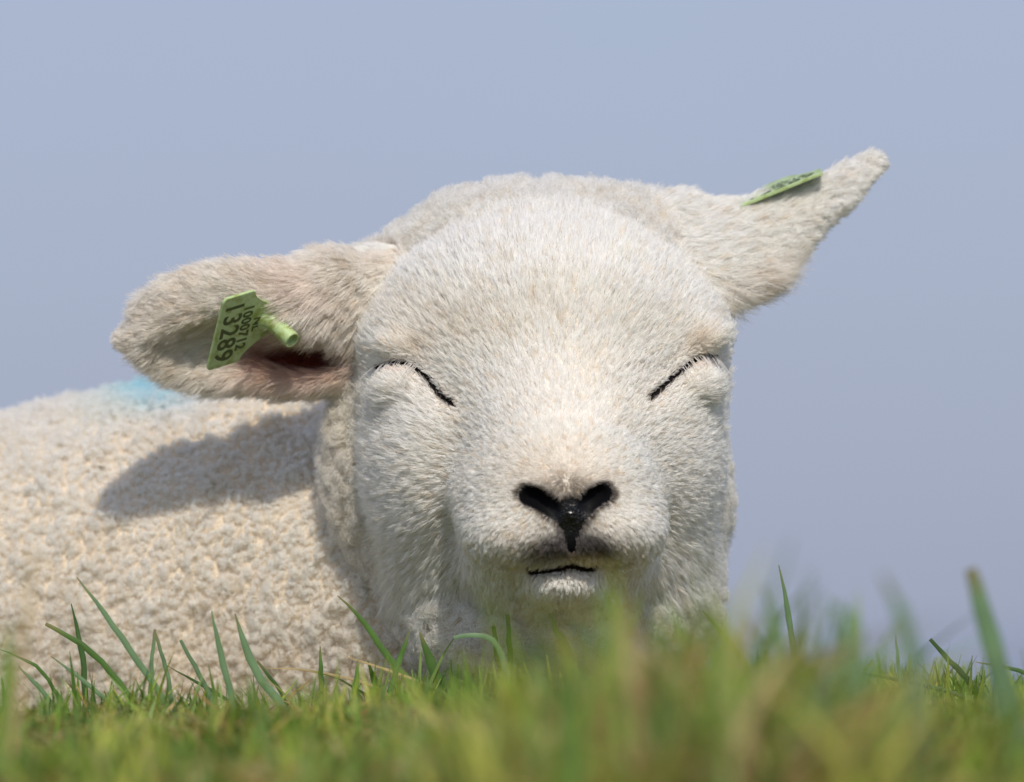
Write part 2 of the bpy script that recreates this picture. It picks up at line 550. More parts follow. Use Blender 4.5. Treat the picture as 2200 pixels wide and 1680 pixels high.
def hair_mat(name, rough=0.45, coat=0.0, matte=0.55):
    m, n, l, b = new_mat(name)
    n.remove(b)
    h = n.new('ShaderNodeBsdfHairPrincipled')
    h.model = 'CHIANG'
    h.parametrization = 'COLOR'
    a = n.new('ShaderNodeAttribute'); a.attribute_name = 'col'
    l.new(a.outputs['Color'], h.inputs['Color'])
    h.inputs['Roughness'].default_value = rough
    h.inputs['Radial Roughness'].default_value = 0.6
    h.inputs['Coat'].default_value = coat
    h.inputs['Random Roughness'].default_value = 0.2
    df = n.new('ShaderNodeBsdfDiffuse'); l.new(a.outputs['Color'], df.inputs['Color'])
    mx_ = n.new('ShaderNodeMixShader'); mx_.inputs[0].default_value = matte
    l.new(h.outputs[0], mx_.inputs[1]); l.new(df.outputs[0], mx_.inputs[2])
    l.new(mx_.outputs[0], n['Material Output'].inputs['Surface'])
    return m
m_coat = hair_mat('lamb_hair', 0.4, matte=0.45)
m_wool = hair_mat('lamb_wool', 0.55, matte=0.35)

# ------------------------------------------------------------------ lamb
LREG = pieces(LV).argmin(1)
lamb = empty('lamb', world([1100, 600, 1588]))
tag(lamb, 'white lamb dozing on the grass with closed eyes and a green tag in each ear', 'lamb')
INV = Matrix.Translation(-Vector(lamb.location))
def to_lamb(o):
    o.parent = lamb
    o.matrix_parent_inverse = INV
    return o
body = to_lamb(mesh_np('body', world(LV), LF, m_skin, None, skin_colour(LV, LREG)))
wet = np.clip(1.25 * gauss(LV, 1225, 1116, 40, 40), 0, 1) * (LREG == 0) * (LV[:, 1] < -250)
wa = body.data.attributes.new('wet', 'FLOAT', 'POINT'); wa.data.foreach_set('value', wet.astype(F32))

# face-wise sampling table
FC = LV[LF].mean(1)
FREG = LREG[LF[:, 0]]
FN = unit(LN[LF].mean(1))
# front = can be seen from around the camera; hidden underside and far side get a thinner coat
FRONT = np.where(FN[:, 1] < 0.35, 1.0, 0.35) * np.where(FC[:, 2] > 1575, 0.1, 1.0)

def roots(dens, n):
    p = LA * dens
    cs = np.cumsum(p)
    f = np.searchsorted(cs, rng.random(n) * cs[-1])
    f = np.minimum(f, len(LF) - 1)
    u, v = rng.random((2, n, 1))
    q = LF[f]
    P = (LV[q[:, 0]] * (1 - u) * (1 - v) + LV[q[:, 1]] * u * (1 - v) + LV[q[:, 2]] * u * v + LV[q[:, 3]] * (1 - u) * v)
    Nn = unit(LN[q[:, 0]] * (1 - u) * (1 - v) + LN[q[:, 1]] * u * (1 - v) + LN[q[:, 2]] * u * v + LN[q[:, 3]] * (1 - u) * v)
    return P, Nn, FREG[f]

def tangent(v, n):
    return unit(v - (v * n).sum(-1, keepdims=True) * n)

def grow_coat(P, N, comb, length, lift0, lift1, clump, cell, jitter, k=6, salt=0, rad=0.42):
    """straight lying hair in small tufts"""
    n = len(P)
    C, _, rid = worley(P, cell, salt)
    rel = C - P
    rel = rel - (rel * N).sum(-1, keepdims=True) * N
    tj = tangent(rng.normal(size=(n, 3)), N)
    # every tuft leans its own way a little
    ta = np.stack([rid, (rid * 7.13) % 1, (rid * 13.7) % 1], -1) - 0.5
    T = tangent(comb + tj * jitter * rng.random((n, 1)) + ta * jitter * 1.2, N)
    length = length * (0.72 + 0.5 * rng.random(n)) * (0.8 + 0.4 * rid)
    out = np.zeros((n, k, 3)); pos = P.copy(); out[:, 0] = P - N * 1.5
    l0 = lift0 * np.ones(n) * (0.8 + 0.4 * rng.random(n)) * (0.75 + 0.5 * ((rid * 31.7) % 1)); l1 = lift1 + 0.15 * (rng.random(n) - 0.5) + 0.5 * ((rid * 19.3) % 1 - 0.5)
    global TUFT
    TUFT = rid
    for i in range(1, k):
        t = (i - 0.5) / (k - 1)
        a = (l0 + (l1 - l0) * t)[:, None]
        pos = pos + (T * np.cos(a) + N * np.sin(a)) * (length / (k - 1))[:, None]
        tt = i / (k - 1)
        out[:, i] = pos + rel * clump * tt ** 1.3
    prof = np.interp(np.linspace(0, 1, k), [0, 0.5, 1], [1.0, 0.9, 0.25])
    return out, rad * prof[None] * (0.75 + 0.5 * rng.random((n, 1)))

def strands(P, rg, rad, lo=0.78, hi=1.04, guard=0.22, dark=0.10, tuft=None):
    n = len(P)
    c = coat_colour(P, rg) * (lo + (hi - lo) * rng.random((n, 1)))
    if tuft is not None:
        tn = ((tuft * 47.3) % 1)[:, None]
        c = c * (0.88 + 0.15 * tn ** 0.6)
        tan = ((tuft * 83.1) % 1) < 0.09
        c[tan] *= np.array([0.92, 0.86, 0.78])
    dk = rng.random(n) < dark
    c[dk] *= np.array([0.62, 0.55, 0.46])
    g_ = rng.random(n) < guard
    rad = np.where(g_[:, None], rad * 2.0, rad)
    c[g_] *= 1.03
    return np.clip(c, 0, 0.97), rad

def grow_wool(P, N, lean, length, clump, cell, curl, turns, k=9, salt=0, rad=0.40, big=0.0):
    """crimped locks: strands of a lock twist together and close at the tip"""
    n = len(P)
    C, dist, rid = worley(P, cell, salt)
    rel = C - P
    rel = rel - (rel * N).sum(-1, keepdims=True) * N
    if big:      # locks gather into staples with partings between them
        C2, _, r2 = worley(P + 25 * (np.stack([vnoise(P, 55, 71), vnoise(P, 55, 72), vnoise(P, 55, 73)], -1) - 0.5), 74, salt + 9)
        rel2 = C2 - P
        rel = rel + big / clump * (rel2 - (rel2 * N).sum(-1, keepdims=True) * N)
        length = length * (0.8 + 0.4 * r2)
    A = tangent(np.stack([rid - 0.5, (rid * 7.3) % 1 - 0.5, (rid * 17.9) % 1 - 0.5], -1), N)
    B = np.cross(N, A)
    ph = (rid * 6.28)[:, None] + rng.normal(size=(n, 1)) * 1.3
    length = length * (0.75 + 0.5 * rid) * (0.8 + 0.35 * rng.random(n))
    ta = np.stack([(rid * 3.7) % 1, (rid * 5.9) % 1, (rid * 9.1) % 1], -1) - 0.5
    D = unit(N + lean + ta * 0.9)
    out = np.zeros((n, k, 3))
    sgn = np.where(rid > 0.5, 1.0, -1.0)[:, None]
    for i in range(k):
        t = i / (k - 1)
        th = ph + sgn * turns * 6.283 * t
        amp = curl * (0.15 + 0.85 * t) * (0.7 + 0.6 * rng.random((n, 1)) * 0 + 0.3 * rid[:, None])
        h = length[:, None] * (t - 0.28 * t ** 3)
        out[:, i] = P - N * 2 + D * h + rel * clump * t ** 1.2 + (A * np.cos(th) + B * np.sin(th)) * amp - (A * np.cos(ph) + B * np.sin(ph)) * curl * 0.15
    prof = np.interp(np.linspace(0, 1, k), [0, 0.6, 1], [1.0, 1.0, 0.5])
    return out, rad * prof[None] * (0.75 + 0.5 * rng.random((n, 1)))

# ---- short coat of the face
nd_f = nose_mask(FC)
slit_f = np.minimum(seg_dist(FC, EYES[0]), seg_dist(FC, EYES[1]))
slit_f = np.where(FC[:, 1] < 330, slit_f, 1e3)
mouth_f = np.where(FC[:, 1] < -150, seg_dist(FC, MOUTH[2:8]), 1e3)
hole = (nd_f < 3) | (slit_f < 6) | (mouth_f < 9)
dens = FRONT * (FREG == 0) * np.where(hole, 0.0, 1.0)
dens *= np.where(np.linalg.norm((FC - np.array([1215, -380, 1110])) / np.array([260, 260, 200]), axis=1) < 1, 1.9, 1.0)
P, N, rg = roots(dens, 230000)
nose_c = np.array([1215.0, -400.0, 1050.0])
rad_v = P - nose_c
dn = np.linalg.norm(rad_v, axis=1)
comb = tangent(rad_v, N)
lipw = (sstep(1120, 1190, P[:, 2]) * (P[:, 1] < -120))[:, None]
comb = tangent(comb * (1 - 0.75 * lipw) + lipw * np.array([0, -0.1, 1.0]) + 0.4 * lipw * np.tanh((P[:, :1] - 1222) / 70) * np.array([1.0, 0, 0]), N)
low = sstep(1100, 1300, P[:, 2])[:, None] * (P[:, 1:2] > -120)
comb = tangent(comb + low * np.array([0, 0, 0.8]), N)
L = np.interp(dn, [60, 160, 300, 480, 700], [8, 14, 21, 30, 37])
L = L * (1 + 0.5 * sstep(1050, 1300, P[:, 2]) * (P[:, 1] > -120))
slit_r = np.where(P[:, 1] < 330, np.minimum(seg_dist(P, EYES[0]), seg_dist(P, EYES[1])), 1e3)
L = L * (0.35 + 0.65 * sstep(8, 60, slit_r))
pollw = 0.5 * sstep(540, 440, P[:, 2]) * (P[:, 1] > 60)
L = L * (1 + 0.7 * pollw)
brid = gauss(P, 1200, 950, 170, 150) * (P[:, 1] < 60)
L = L * (1 + 0.25 * brid)
out, rad = grow_coat(P, N, comb, L, (0.8 + 0.5 * pollw) * (1 - 0.45 * brid), 0.14 + 0.5 * pollw, (0.86 * sstep(60, 260, dn) + 0.1)[:, None], 9.5, 0.34, salt=11, rad=0.5)
cl_, rad = strands(P, rg, rad, lo=0.90, dark=0.04, tuft=TUFT)
to_lamb(hair_np('face_coat', out, rad, cl_, m_coat, None))

# ---- ears
dens = ((FREG == 4) | (FREG == 5)) * np.where(FN[:, 1] < 0.5, 1.0, 0.5)
red_f = (FREG == 4) * gauss(FC, 640, 762, 118, 42, 4) * (FC[:, 1] < 330)
dens = dens * (1 - 0.85 * np.clip(red_f * 1.4, 0, 1))
P, N, rg = roots(dens, 110000)
left = (rg == 4)
cl = np.array([[-1.0, -0.15, 0.12]]) + np.array([0, 0, 0.9]) * sstep(560, 700, P[:, :1]) * (P[:, 2:3] < 740) + np.stack([0 * P[:, 0], 0 * P[:, 0], (P[:, 2] - 715) / 260], -1)
cr = np.array([[0.9, -0.05, -0.25]]) + np.stack([0 * P[:, 0], 0 * P[:, 0], 0.35 * sstep(-20, 110, P[:, 2] - (560 - (P[:, 0] - 1500) * 0.42))], -1)
comb = np.where(left[:, None], cl, cr)
L = np.where(left, 36 + 16 * vnoise(P, 70, 4), 34)
under = (~left) * sstep(20, 95, P[:, 2] - (548 - (P[:, 0] - 1500) * 0.40)) * sstep(1760, 1640, P[:, 0])
L = L + 44 * under * (0.4 + 0.8 * rng.random(len(P)))
L = L + 24 * left * gauss(P, 640, 650, 90, 60)
L = np.where(left, L * (0.6 + 0.4 * sstep(250, 330, P[:, 0])), L * (0.55 + 0.45 * sstep(1900, 1800, P[:, 0])))
out, rad = grow_coat(P, N, comb, L, 0.6, 0.18, 0.75, 11, 0.42, salt=23, rad=0.5)
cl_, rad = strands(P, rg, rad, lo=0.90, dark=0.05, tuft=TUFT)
to_lamb(hair_np('ear_coat', out, rad, cl_, m_coat, None))

# ---- woolly poll and neck
dens = ((FREG == 1) | (FREG == 2)) * FRONT
P, N, rg = roots(dens, 130000)
lean = np.where((rg == 1)[:, None], np.array([[0.0, -0.15, -0.35]]), np.array([[-0.25, -0.1, 0.35]])) + 0.35 * tangent(rng.normal(size=P.shape), N)
L = np.where(rg == 1, 46, 40)
out, rad = grow_wool(P, N, lean, L, 0.35, 34, 7.0, 0.8, salt=37, rad=0.36)
cl_, rad = strands(P, rg, rad, dark=0.06)
to_lamb(hair_np('neck_wool', out, rad, cl_, m_wool, None))

# ---- fleece of the trunk
dens = (FREG == 3) * FRONT * np.where(FC[:, 0] < -60, 0.25, 1.0)
P, N, rg = roots(dens, 300000)
lean = np.array([[0.0, 0.0, 0.18]])
ln_ = 16 + 18 * vnoise(P, 48, 8)
out, rad = grow_wool(P, N, lean, ln_, 0.40, 15, 5.0, 1.2, salt=53, rad=0.40, big=0.16)
out2, rad2 = grow_wool(P, N, lean, ln_ * 1.25, 0.46, 25, 7.5, 1.0, salt=57, rad=0.42, big=0.14)
sel = (vnoise(P, 38, 15) + 0.35 * (vnoise(P, 130, 16) - 0.5) + 0.25 * (sstep(1100, 1450, P[:, 2]) - 0.5)) > 0.52
out[sel] = out2[sel]; rad[sel] = rad2[sel]
cl_, rad = strands(P, rg, rad, dark=0.05, guard=0.15)
_, dd, rr_ = worley(P, 13, 301)
cl_[(rr_ < 0.004) & (dd < 5.5)] *= np.array([0.16, 0.13, 0.10])
to_lamb(hair_np('fleece', out, rad, cl_, m_wool, None))

# ---- eyelashes
for i in (0, 1):
    pts = np.array(E3[i][:4]); n = 24
    t = rng.random(n) * (len(pts) - 1); k0 = np.minimum(t.astype(int), len(pts) - 2); f = (t - k0)[:, None]
    P = pts[k0] * (1 - f) + pts[k0 + 1] * f + np.array([0, -4, -6])
    sg = -1 if i == 0 else 1
    d = unit(np.array([[sg * 0.75, -0.55, 0.75]]) + rng.normal(size=(n, 3)) * 0.15)
    ln = (28 + 26 * rng.random(n))[:, None]
    out = np.stack([P + d * ln * q + np.array([0, 0, 14.0]) * q * q for q in np.linspace(0, 1, 5)], 1)
    rad = np.tile(np.array([0.9, 0.8, 0.7, 0.5, 0.25]), (n, 1))
    to_lamb(hair_np('eyelashes', out, rad, np.repeat(np.array([[0.88, 0.84, 0.76]]), n, 0), m_coat, None))

# ------------------------------------------------------------------ ear tags
m_tag, N_, L_, bs = new_mat('tag_plastic')
bs.inputs['Roughness'].default_value = 0.38
bs.inputs['Subsurface Weight'].default_value = 0.15
bs.inputs['Subsurface Radius'].default_value = (0.002, 0.003, 0.001)
nz = N_.new('ShaderNodeTexNoise'); nz.inputs['Scale'].default_value = 260; nz.inputs['Detail'].default_value = 4
rp = N_.new('ShaderNodeValToRGB')
rp.color_ramp.elements[0].position = 0.36; rp.color_ramp.elements[0].color = (0.30, 0.38, 0.09, 1)
rp.color_ramp.elements[1].position = 0.52; rp.color_ramp.elements[1].color = (0.46, 0.60, 0.28, 1)
tc = N_.new('ShaderNodeTexCoord')
L_.new(tc.outputs['Object'], nz.inputs['Vector']); L_.new(nz.outputs['Fac'], rp.inputs['Fac']); L_.new(rp.outputs['Color'], bs.inputs['Base Color'])
m_ink, N_, L_, bs = new_mat('tag_print')
bs.inputs['Base Color'].default_value = (0.055, 0.085, 0.012, 1); bs.inputs['Roughness'].default_value = 0.5

def text_mesh(body, size, name):
    c = bpy.data.curves.new(name, 'FONT')
    c.body = body; c.size = size; c.align_x = 'CENTER'; c.align_y = 'BOTTOM_BASELINE'; c.extrude = 0.25 * S
    c.space_character = 1.06; c.resolution_u = 4
    c.offset = 1.2 * S
    o = bpy.data.objects.new('tmp', c); COL.objects.link(o)
    dg = bpy.context.evaluated_depsgraph_get()
    me = bpy.data.meshes.new_from_object(o.evaluated_get(dg))
    bpy.data.objects.remove(o); bpy.data.curves.remove(c)
    me.name = name
    me.materials.clear(); me.materials.append(m_ink)
    return me

def plate_mesh():
    """flag plate in its own plane: x along the digits, y towards the pin, z out; metres"""
    W, H, NK, NV = 195.0, 92.0, 38.0, 172.0
    half = []
    def arc(cx, cy, r, a0, a1, n=6):
        return [(cx + r * math.cos(R(a0 + (a1 - a0) * i / n)), cy + r * math.sin(R(a0 + (a1 - a0) * i / n))) for i in range(n + 1)]
    pts = arc(W / 2 - 13, 13, 13, -90, 0) + arc(W / 2 - 14, H - 14, 14, 0, 48)
    x0, y0 = pts[-1]
    for t in np.linspace(0.1, 1, 9):        # hollow shoulder
        x = x0 + (NK - x0) * t; y = y0 + (NV - 12 - y0) * (t ** 1.7)
        pts.append((x, y))
    pts += arc(0, NV - 8, NK, 10, 90, 5)
    prof = pts + [(-x, y) for x, y in pts[::-1][1:]]
    n = len(prof); q = np.array(prof); c = q.mean(0)
    T = 7.0
    # rings: back, side, bevel, front inset
    rings = [(0.985, -T / 2), (1.0, -T / 2 + 1), (1.0, T / 2 - 1.5), (0.985, T / 2)]
    V = []; Fq = []
    for s_, z in rings:
        V += [((c[0] + (x - c[0]) * s_) * S, (c[1] + (y - c[1]) * s_) * S, z * S) for x, y in prof]
    for r_ in range(len(rings) - 1):
        for i in range(n):
            j = (i + 1) % n
            Fq.append((r_ * n + i, r_ * n + j, (r_ + 1) * n + j, (r_ + 1) * n + i))
    Fq.append(tuple(range(n))[::-1]); Fq.append(tuple(range((len(rings) - 1) * n, len(rings) * n)))
    me = bpy.data.meshes.new('plate'); me.from_pydata(V, [], Fq); me.update(); me.materials.append(m_tag)
    return me

def lathe_mesh(name, prof, n=28):
    V = []; Fq = []
    for r_, z in prof:
        V += [(r_ * math.cos(2 * math.pi * i / n) * S, r_ * math.sin(2 * math.pi * i / n) * S, z * S) for i in range(n)]
    for k in range(len(prof) - 1):
        for i in range(n):
            j = (i + 1) % n
            Fq.append((k * n + i, k * n + j, (k + 1) * n + j, (k + 1) * n + i))
    Fq.append(tuple(range(n))[::-1]); Fq.append(tuple(range((len(prof) - 1) * n, len(prof) * n)))
    me = bpy.data.meshes.new(name); me.from_pydata(V, [], Fq); me.update()
    for p in me.polygons: p.use_smooth = len(p.vertices) == 4
    me.materials.append(m_tag)
    return me

PLATE = plate_mesh()
PIN = lathe_mesh('pin', [(34, 2), (30, 6), (22, 14), (19, 26), (19, 82), (18, 85), (14.5, 85), (14, 74), (6, 73)])
BACK = lathe_mesh('back_stud', [(9, -4), (9, -34), (30, -36), (31, -40), (12, -44), (3, -52)])
TXT = [('13289', 62, 14, text_mesh('13289', 62 * S, 'number')), ('1000712', 30, 68, text_mesh('1000712', 33 * S, 'number')), ('NL', 24, 104, text_mesh('NL', 28 * S, 'number'))]

def wdir(v):   # p-space direction to world direction
    return Vector((v[0], v[1], -v[2])).normalized()

def make_tag(O, U, V, label, flip):
    """O: p-position of the plate's middle on the digit edge; U reading direction, V towards the pin"""
    u = wdir(U); v = wdir(V); v = (v - u * v.dot(u)).normalized()
    nrm = u.cross(v)
    M = Matrix((u, v, nrm)).transposed().to_4x4()
    t = empty('ear_tag', world(O))
    t.rotation_euler = M.to_euler()
    tag(t, label, 'ear tag', 'ear tags of the lamb')
    o = link(bpy.data.objects.new('plate', PLATE), t)
    for name, _, yy, me in TXT:
        q = link(bpy.data.objects.new('number', me), t)
        q.location = (0, yy * S, 3.6 * S); q.scale = (1, 1.14, 1)
    for nm, me in (('pin', PIN), ('back_stud', BACK)):
        q = link(bpy.data.objects.new(nm, me), t); q.location = (0, 150 * S, 0)
        if flip and nm == 'pin': q.rotation_euler = (math.pi, 0, 0)
    return t

U = np.array([-.209, .597, .779]); V = np.array([.76, .6, -.256])
O = np.array([481, -48, 644.0]) + U * 97
make_tag(O, U, V, 'green plastic numbered ear tag with hollow pin, facing out of the cupped ear', False)
U2 = np.array([.925, -.04, -.375]); V2 = np.array([-.12, .97, -.09])
make_tag(np.array([1684, 222, 399.0]), U2, V2, 'thin pale green ear tag lying flat on top of the raised ear', True)

# ------------------------------------------------------------------ ground, sea, far shore
def gz(x, y):
    """height of the dike top (metres): crest under the lamb, falling to the camera and to the sea"""
    x = np.asarray(x, float); y = np.asarray(y, float)
    f = np.interp(y, [-60, -20, -6, -4, -2.5, -1.6, -1.0, -0.6, -0.25, 0.0, 0.3, 0.8, 2, 8, 14, 40],
                  [-7, -3.0, -0.75, -0.42, -0.24, -0.13, -0.048, -0.024, -0.005, 0.0, -0.004, -0.05, -0.35, -2.6, -3.6, -3.9])
    bump = 0.0035 * np.sin(x * 23 + 1.3) * np.cos(y * 17 + x * 5) + 0.002 * np.sin(x * 61 + y * 43)
    side = -0.005 * sstep(0.0, -0.12, x) * np.exp(-((y + 0.1) / 0.5) ** 2)
    side = side + 0.030 * sstep(-0.03, 0.04, x) * (1 - 0.75 * sstep(0.07, 0.13, x)) * np.exp(-((y + 0.75) / 0.32) ** 2)
    return f + bump * np.exp(-(y / 3) ** 2) + side

m_gr, N_, L_, bs = new_mat('turf_soil')
nz = N_.new('ShaderNodeTexNoise'); nz.inputs['Scale'].default_value = 60; nz.inputs['Detail'].default_value = 6
rp = N_.new('ShaderNodeValToRGB')
rp.color_ramp.elements[0].color = (0.030, 0.045, 0.010, 1); rp.color_ramp.elements[1].color = (0.10, 0.13, 0.03, 1)
tc = N_.new('ShaderNodeTexCoord')
L_.new(tc.outputs['Object'], nz.inputs['Vector']); L_.new(nz.outputs['Fac'], rp.inputs['Fac']); L_.new(rp.outputs['Color'], bs.inputs['Base Color'])
bs.inputs['Roughness'].default_value = 0.9
gxs = np.unique(np.concatenate([np.linspace(-0.8, 0.8, 81), np.sign(np.linspace(-1, 1, 41)) * np.abs(np.linspace(-1, 1, 41)) ** 2 * 60]))
gys = np.unique(np.concatenate([np.linspace(-1.5, 1.2, 136), np.linspace(-60, 40, 60)]))
GX, GY = np.meshgrid(gxs, gys, indexing='ij')
V = np.stack([GX, GY, gz(GX, GY)], -1).reshape(-1, 3)
ii = np.arange(GX.size).reshape(GX.shape)
Fq = np.stack([ii[:-1, :-1], ii[1:, :-1], ii[1:, 1:], ii[:-1, 1:]], -1).reshape(-1, 4)
tag(mesh_np('ground', V, Fq, m_gr), kind='structure')

m_sea, N_, L_, bs = new_mat('sea_water')
bs.inputs['Base Color'].default_value = (0.10, 0.14, 0.19, 1); bs.inputs['Roughness'].default_value = 0.25
nz = N_.new('ShaderNodeTexNoise'); nz.inputs['Scale'].default_value = 0.8; nz.inputs['Detail'].default_value = 5
bp = N_.new('ShaderNodeBump'); bp.inputs['Strength'].default_value = 0.6; bp.inputs['Distance'].default_value = 0.3
tc = N_.new('ShaderNodeTexCoord')
L_.new(tc.outputs['Object'], nz.inputs['Vector']); L_.new(nz.outputs['Fac'], bp.inputs['Height']); L_.new(bp.outputs['Normal'], bs.inputs['Normal'])
V = np.array([[-20000, -20000, -3.7], [20000, -20000, -3.7], [20000, 30000, -3.7], [-20000, 30000, -3.7]], float)
tag(mesh_np('sea', V, np.array([[0, 1, 2, 3]]), m_sea), kind='structure')

# ------------------------------------------------------------------ grass
m_grass, N_, L_, bs = new_mat('grass_leaf')
a_ = N_.new('ShaderNodeAttribute'); a_.attribute_name = 'col'
L_.new(a_.outputs['Color'], bs.inputs['Base Color'])
bs.inputs['Roughness'].default_value = 0.5
tr = N_.new('ShaderNodeBsdfTranslucent'); L_.new(a_.outputs['Color'], tr.inputs['Color'])
mx = N_.new('ShaderNodeMixShader'); mx.inputs[0].default_value = 0.35
L_.new(bs.outputs[0], mx.inputs[1]); L_.new(tr.outputs[0], mx.inputs[2])
L_.new(mx.outputs[0], N_['Material Output'].inputs['Surface'])

GREENS = np.array([[0.08, 0.18, 0.018], [0.14, 0.26, 0.025], [0.18, 0.28, 0.07], [0.25, 0.33, 0.04], [0.36, 0.38, 0.07]])
DRY = np.array([[0.50, 0.36, 0.12], [0.42, 0.25, 0.07], [0.58, 0.47, 0.22]])

def blades(B, H, Wd, az, bend, dry, seg=4):
    """B (n,3) roots, H heights, Wd half widths, az lean azimuth, bend amount"""
    n = len(B)
    d = np.stack([np.cos(az), np.sin(az), np.zeros(n)], -1)
    tw = az + math.pi / 2 + rng.normal(size=n) * 0.7
    sd_ = np.stack([np.cos(tw), np.sin(tw), np.zeros(n)], -1)
    V = np.zeros((n, seg + 1, 2, 3))
    for i in range(seg + 1):
        t = i / seg
        c = B + np.array([0, 0, 1.0]) * (H * (t - 0.35 * np.minimum(bend, 1.2) * t * t))[:, None] + d * (H * bend * t ** 1.8)[:, None]
        wd = Wd * (1 - t ** 2.2 * 0.9) * (0.75 + 0.5 * min(t * 3, 1))
        V[:, i, 0] = c - sd_ * wd[:, None]; V[:, i, 1] = c + sd_ * wd[:, None]
    base_ = (np.arange(n) * (seg + 1) * 2)[:, None, None]
    loc = np.array([[2 * i, 2 * i + 1, 2 * i + 3, 2 * i + 2] for i in range(seg)])[None]
    Fq = (base_ + loc).reshape(-1, 4)
    tuft = vnoise(np.stack([B[:, 0] * 100, B[:, 1] * 50, B[:, 0] * 0], -1), 1.6, 91)
    c = GREENS[np.clip((tuft * 6 - 0.5 + rng.normal(size=n) * 0.8).astype(int), 0, 4)] * (0.45 + 0.75 * rng.random((n, 1)) + 0.8 * tuft[:, None])
    c[dry] = DRY[rng.integers(0, 3, dry.sum())] * (0.7 + 0.5 * rng.random((dry.sum(), 1)))
    c = np.repeat(c, (seg + 1) * 2, 0)
    return V.reshape(-1, 3), Fq, c

def scatter(n, x0, x1, y0, y1, h0, h1, wd, dryf, seg=4):
    x = x0 + (x1 - x0) * rng.random(n); y = y0 + (y1 - y0) * rng.random(n)
    B = np.stack([x, y, gz(x, y) - 0.002], -1)
    # nothing grows through the lamb
    Pp = np.stack([x / S + PX0, y / S, PY0 - (B[:, 2] + 0.004) / S], -1)
    near = (np.abs(x) < 0.6) & (y > -0.15) & (y < 0.5)
    keep = np.ones(n, bool)
    keep[near] = lamb_sdf(Pp[near].astype(F32)) > 12
    B = B[keep]; n = len(B)
    patch = vnoise(np.stack([B[:, 0] * 100, B[:, 1] * 40, B[:, 0] * 0], -1), 3.0, 77)
    H = (h0 + (h1 - h0) * rng.random(n) ** 1.6) * (0.45 + 1.05 * patch)
    dry = rng.random(n) < dryf * (-0.3 + 2.6 * vnoise(np.stack([B[:, 0] * 100, B[:, 1] * 40, B[:, 0] * 0], -1), 2.5, 78))
    return blades(B, H, wd * (0.6 + 0.8 * rng.random(n)), rng.random(n) * 2 * math.pi, np.abs(rng.normal(size=n)) * 0.45 + 0.08 + dry * 0.7, dry, seg)

sets = [scatter(48000, -0.26, 0.26, -0.32, 0.25, 0.006, 0.027, 0.0008, 0.42),
        scatter(24000, -0.26, 0.26, -1.15, -0.32, 0.008, 0.032, 0.0013, 0.40),
        scatter(900, -0.25, 0.0, -0.2, 0.02, 0.016, 0.036, 0.00075, 0.25),
        scatter(260, 0.0, 0.25, -0.25, 0.15, 0.014, 0.030, 0.00075, 0.3),
        scatter(980, -0.02, 0.11, -0.95, -0.45, 0.030, 0.058, 0.0013, 0.4),
        scatter(50, 0.10, 0.24, -0.9, -0.4, 0.024, 0.038, 0.0014, 0.3),
        scatter(90, -0.24, -0.1, -0.9, -0.5, 0.026, 0.046, 0.0014, 0.3),
        scatter(48000, -1.1, 1.1, -2.6, 0.9, 0.006, 0.020, 0.0011, 0.2, 3),
        scatter(24000, -2.5, 2.5, -4.6, 2.2, 0.012, 0.035, 0.0022, 0.2, 3)]
o_ = 0; VV = []; FF = []; CC = []
for v, f, c in sets:
    VV.append(v); FF.append(f + o_); CC.append(c); o_ += len(v)
g = mesh_np('grass', np.concatenate(VV), np.concatenate(FF), m_grass, None, np.concatenate(CC))
tag(g, 'short green turf with dry straw blades round the lamb', 'grass', kind='stuff')

# single blades that stand out of the turf
def hero(pts, Y, width, colr, label, group, tip=0.15):
    q = np.array([at(p[0], p[1], Y) for p in pts], float)
    # down to the soil
    end = q[-1].copy(); dirn = q[-1] - q[-2]
    gp = PY0 - gz((end[0] - PX0) * S, Y * S) / S + 8
    if end[2] < gp:
        k_ = min((gp - end[2]) / max(dirn[2], 20), 2.0)
        e2 = end + dirn * k_ * 0.6; e2[2] = gp
        q = np.vstack([q, e2])
    q = q[::-1]
    # smooth the polyline
    t = np.concatenate([[0], np.cumsum(np.linalg.norm(np.diff(q, axis=0), axis=1))]); t /= t[-1]
    n = 15; tt = np.linspace(0, 1, n)
    c = np.stack([np.interp(tt, t, q[:, i]) for i in range(3)], -1)
    for _ in range(3):
        c[1:-1] = 0.25 * c[:-2] + 0.5 * c[1:-1] + 0.25 * c[2:]
    c[1:-1] += rng.normal(size=(n - 2, 3)) * np.array([1.0, 1.5, 0.6])
    T = unit(np.gradient(c, axis=0))
    side = unit(np.cross(T, np.array([0.15, 1.0, 0.1])))
    nrm = np.cross(T, side)
    tip = tip if rng.random() < 0.6 else 0.55
    wd = width * np.interp(tt, [0, 0.3, 0.75, 1], [0.7, 1, 0.85, tip]) * (0.92 + 0.16 * rng.random(n))
    V = np.zeros((n, 3, 3))
    V[:, 0] = c - side * wd[:, None] * 0.5; V[:, 1] = c + nrm * wd[:, None] * 0.16; V[:, 2] = c + side * wd[:, None] * 0.5
    Fq = []
    for i in range(n - 1):
        for j in (0, 1):
            Fq.append((i * 3 + j, i * 3 + j + 1, i * 3 + j + 4, i * 3 + j + 3))
    W = world(V.reshape(-1, 3)); root = world(q[0])
    shade = (0.85 + 0.3 * rng.random()) * np.array(colr)
    cc = np.repeat(shade[None], n * 3, 0); cc[1::3] *= 1.25
    cc *= np.repeat(0.85 + 0.3 * rng.random(n), 3)[:, None]
    k3 = np.repeat(np.clip((tt - 0.86) / 0.14, 0, 1) * (rng.random() < 0.5) * 0.7, 3)[:, None]
    cc = cc * (1 - k3) + np.array([[0.34, 0.25, 0.11]]) * k3
    o = mesh_np('grass_blade', W - root, np.array(Fq), m_grass, None, cc)
    o.location = root
    tag(o, label, 'grass blade', group)
    return o

